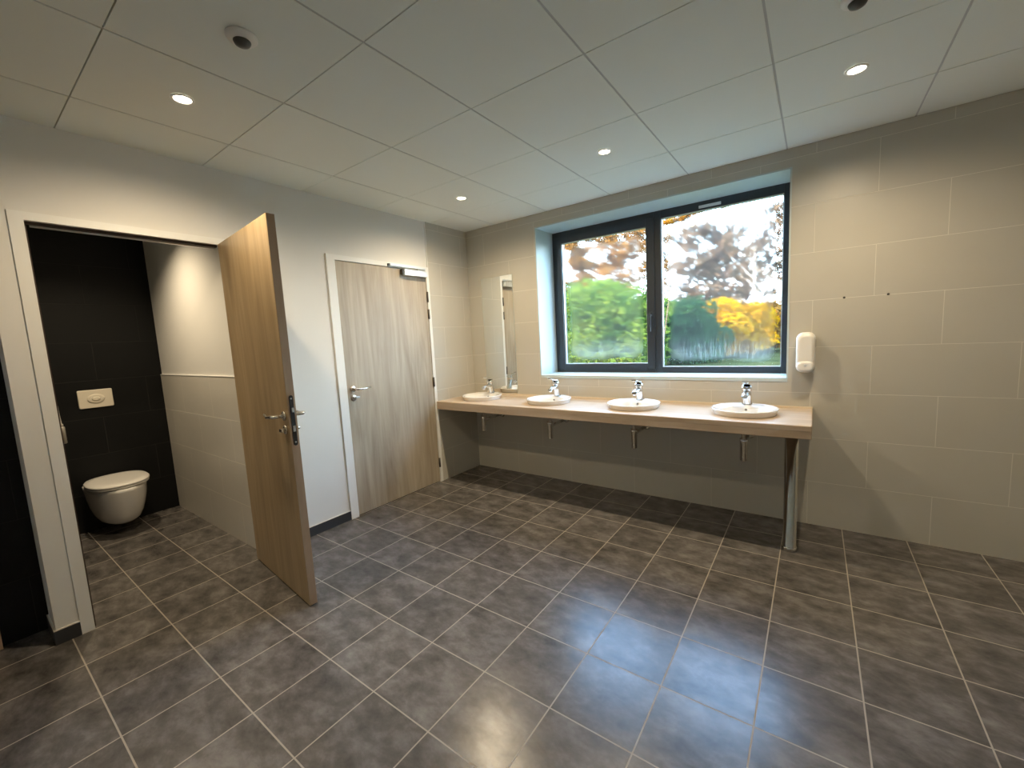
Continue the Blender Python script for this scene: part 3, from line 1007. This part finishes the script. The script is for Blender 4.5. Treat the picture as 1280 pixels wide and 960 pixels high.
struct(gm.build('ground', grass_mat()))
hm = MB()
rows = []
for j in range(7):
    row = []
    for i in range(61):
        x = -330 + 9.0*i; y = 190 + 22*j
        hgt = math.sin(pi*j/6)*(9 + 4*sin(i*.33) + 3*sin(i*.71+1))
        row.append(hm.bm.verts.new((x, y, GZ - .5 + hgt)))
    rows.append(row)
for j in range(6):
    for i in range(60):
        f_ = hm.bm.faces.new((rows[j][i], rows[j][i+1], rows[j+1][i+1], rows[j+1][i])); f_.smooth = True
hl = hm.build('hill', pbr('hazy_blue_hillside', (.05, .055, .07), .95))
struct(hl)

def leaves(name, blobs, count, size, mat, parent, flat=.75, seed=1, shell=.55):
    """a crown of individual small leaf sprays filling a set of ellipsoid clumps"""
    rnd = random.Random(seed)
    vs, fs = [], []
    tot = sum(b[3]*b[3] for b in blobs)
    for cx, cy, cz, r in blobs:
        for _ in range(int(count*r*r/tot)):
            while True:
                v = Vector((rnd.uniform(-1,1), rnd.uniform(-1,1), rnd.uniform(-1,1)))
                if .05 < v.length < 1: break
            v = v.normalized() * (v.length ** shell)
            p = Vector((cx + v.x*r, cy + v.y*r, cz + v.z*r*flat))
            a = Vector((rnd.gauss(0,1), rnd.gauss(0,1), rnd.gauss(0,1))).normalized()
            b2 = a.orthogonal().normalized()
            s = size*rnd.uniform(.6, 1.4)
            k = len(vs)
            c_ = a.cross(b2)
            vs += [p - a*s, p - b2*s*.42 + c_*s*.12, p + a*s, p + b2*s*.42 - c_*s*.12]
            fs.append((k, k+1, k+2, k+3))
    me = bpy.data.meshes.new(name)
    me.from_pydata([tuple(v) for v in vs], [], fs); me.materials.append(mat)
    o = bpy.data.objects.new(name, me); COL.objects.link(o); o.parent = parent
    return o

def trunk(parent, pts, rads, mat, branches=()):
    mb = MB(); mb.tube(pts, rads, 10)
    for q, rr_ in branches: mb.tube(q, rr_, 7)
    return mb.build('trunk', mat, parent)

Mg1 = leaf_mat('pine_needles_light', (.042, .085, .016), (.135, .165, .024))
Mg2 = leaf_mat('pine_needles_dark', (.016, .042, .016), (.032, .070, .024))
Mor = leaf_mat('orange_autumn_leaves', (.22, .085, .006), (.36, .15, .012))
Mgold = leaf_mat('golden_autumn_leaves', (.26, .11, .0006), (.42, .22, .0015))
Mbr = leaf_mat('brown_grey_needles', (.075, .050, .038), (.17, .105, .058))
Mrust = leaf_mat('rust_brown_leaves', (.09, .055, .030), (.30, .13, .028))
Mpale = leaf_mat('pale_rust_leaves', (.14, .07, .015), (.24, .12, .03))

def bush(name, u, v_top, v_c, Y, wpx, mat, count, size, label, cat, seed, n=14,  group=None, base=GZ):
    """dense rounded bush whose crown centre lies on the sight line (u, v_c) at depth Y"""
    c = ray_at(u, v_c, Y)
    k = (Y - CAM_POS.y) / (R_FWD.y * FOC) * 1.02
    hw = wpx/2*k
    topz = ray_at(u, v_top, Y).z
    root = empty(name, (c.x, Y, base))
    hh = topz - base
    rnd = random.Random(seed)
    blobs = []
    for i in range(n*2):
        a = rnd.uniform(0, 2*pi); q = rnd.uniform(0, 1)**.5
        zz = rnd.uniform(.16, .80)
        wd = hw*(1 - .5*max(0, zz-.45))
        r = hw*rnd.uniform(.26, .40)
        blobs.append((q*(wd-r*.6)*cos(a), q*hw*.7*sin(a), zz*hh, r))
    blobs.append((0, 0, hh-hw*.33*.75, hw*.33))
    leaves('foliage', blobs, count, size, mat, root, seed=seed)
    trunk(root, [(0,0,-.1), (.05,0,hh*.35), (0,.02,hh*.7)], [.12, .09, .04], M['bark'])
    tag(root, label, cat, group)
    return root

G1 = 'bushes and trees outside the window'
bush('pine_bush', 752, 350, 395, 14, 150, Mg1, 12000, .12, 'bright green bushy pine outside the left window pane', 'bush', 21, 16, G1)
bush('pine_bush', 838, 372, 402, 20, 100, Mg2, 9000, .14, 'dark green bushy pine behind the window mullion', 'bush', 22, 15, G1)
bush('golden_bush', 903, 372, 402, 26, 84, Mgold, 8000, .17, 'golden yellow autumn bush outside the right window pane', 'bush', 23, 15, G1)
bush('autumn_bush', 962, 374, 402, 32, 64, Mpale, 6500, .20, 'pale orange autumn bush at the right side of the window view', 'bush', 24, 13, G1)
bush('orange_bush', 846, 372, 396, 72, 46, Mor, 2500, .34, 'small orange bush far behind the dark green pine', 'bush', 25, 9, G1)
bush('hedge_bush', 713, 352, 398, 24, 60, Mbr, 4500, .16, 'brown bush at the left edge of the window view', 'bush', 26, 12, G1)

def tall_tree(name, u, v_top, v_low, Y, wpx, mat, count, size, label, seed, bmat, n=12, lean=0.0, r0=.16, flat=.5, group=G1):
    c = ray_at(u, v_low, Y)
    k = (Y - CAM_POS.y) / (R_FWD.y * FOC)
    hw = wpx/2*k
    topz = ray_at(u, v_top, Y).z - GZ; lowz = c.z - GZ
    root = empty(name, (c.x, Y, GZ))
    rnd = random.Random(seed)
    blobs, brs = [], []
    for i in range(n*3):
        a = rnd.uniform(0, 2*pi); t = (i+.5)/(n*3)
        zz = lowz + (topz-lowz)*t
        q = hw*rnd.uniform(.1, .95)*(1 - .55*abs(t-.4))
        r = hw*rnd.uniform(.13, .27)
        cx, cy = q*cos(a)+lean*t, q*.45*sin(a)
        blobs.append((cx, cy, min(zz, topz-r*flat), r))
        z0 = max(.4*lowz, zz - abs(q)*.6)
        brs.append(([(lean*t*.8, 0, z0), (cx*.5, cy*.5, z0+(zz-z0)*.4), (cx, cy, zz)], [r0*.35, r0*.22, r0*.08]))
    leaves('foliage', blobs, int(count*(.6 if count > 2000 else 1)), size, mat, root, flat=flat, seed=seed, shell=.9)
    trunk(root, [(0,0,-.1), (lean*.2, 0, lowz*.6), (lean*.5, 0, (lowz+topz)/2), (lean, 0, topz*.95)], [r0, r0*.8, r0*.5, r0*.15], bmat, brs)
    tag(root, label, 'tree', group)
    return root
tall_tree('pine_tree', 870, 278, 385, 39, 104, Mbr, 5000, .24, 'tall brownish pine left of the golden bush', 31, M['bark'], 20, lean=.4, r0=.22)
tall_tree('pine_tree', 897, 280, 392, 46, 70, Mbr, 4200, .27, 'tall thin pine rising from behind the golden bush', 32, M['bark'], 18, r0=.22)
tall_tree('pine_tree', 917, 262, 385, 54, 90, Mbr, 5000, .32, 'wide leaning pine at the right of the window view', 33, M['bark'], 20, lean=4.6, r0=.26)
tall_tree('birch_tree', 943, 300, 372, 29, 50, Mbr, 500, .13, 'slender pale birch with bare trunk near the right edge of the window', 34, M['birch'], 9, r0=.09)
tall_tree('oak_tree', 772, 284, 372, 62, 125, Mrust, 8500, .36, 'rust leaved tree rising behind the bright green pine', 35, M['bark'], 18, lean=1.5, r0=.28)
tall_tree('oak_tree', 724, 292, 372, 34, 70, Mrust, 6000, .22, 'brown leaved tree at the upper left of the window view', 36, M['bark'], 13)
tall_tree('maple_tree', 818, 268, 283, 10, 44, Mor, 1600, .07, 'orange leaved branch tips near the top of the right window pane', 37, M['bark'], 6, lean=2.2, r0=.018)
tall_tree('bare_tree', 986, 262, 350, 13, 30, Mbr, 500, .06, 'sparse thin tree at the far right edge of the window', 38, M['bark'], 9, r0=.04)
# garden lamp post on the meadow
c = ray_at(970, 366, 40)
lp = empty('lamp_post', (c.x, 40, GZ)); tag(lp, 'small dark lamp post standing far off on the right of the meadow', 'lamp post')
MB().tube([(0,0,0), (0,0,c.z-GZ)], [.07, .05], 10).build('post', M['dark_plastic'], lp)
MB().box((-.9, -.2, c.z-GZ), (.2, .2, c.z-GZ+.12), .03).build('lamp_head', M['dark_plastic'], lp)

bpy.context.view_layer.update()
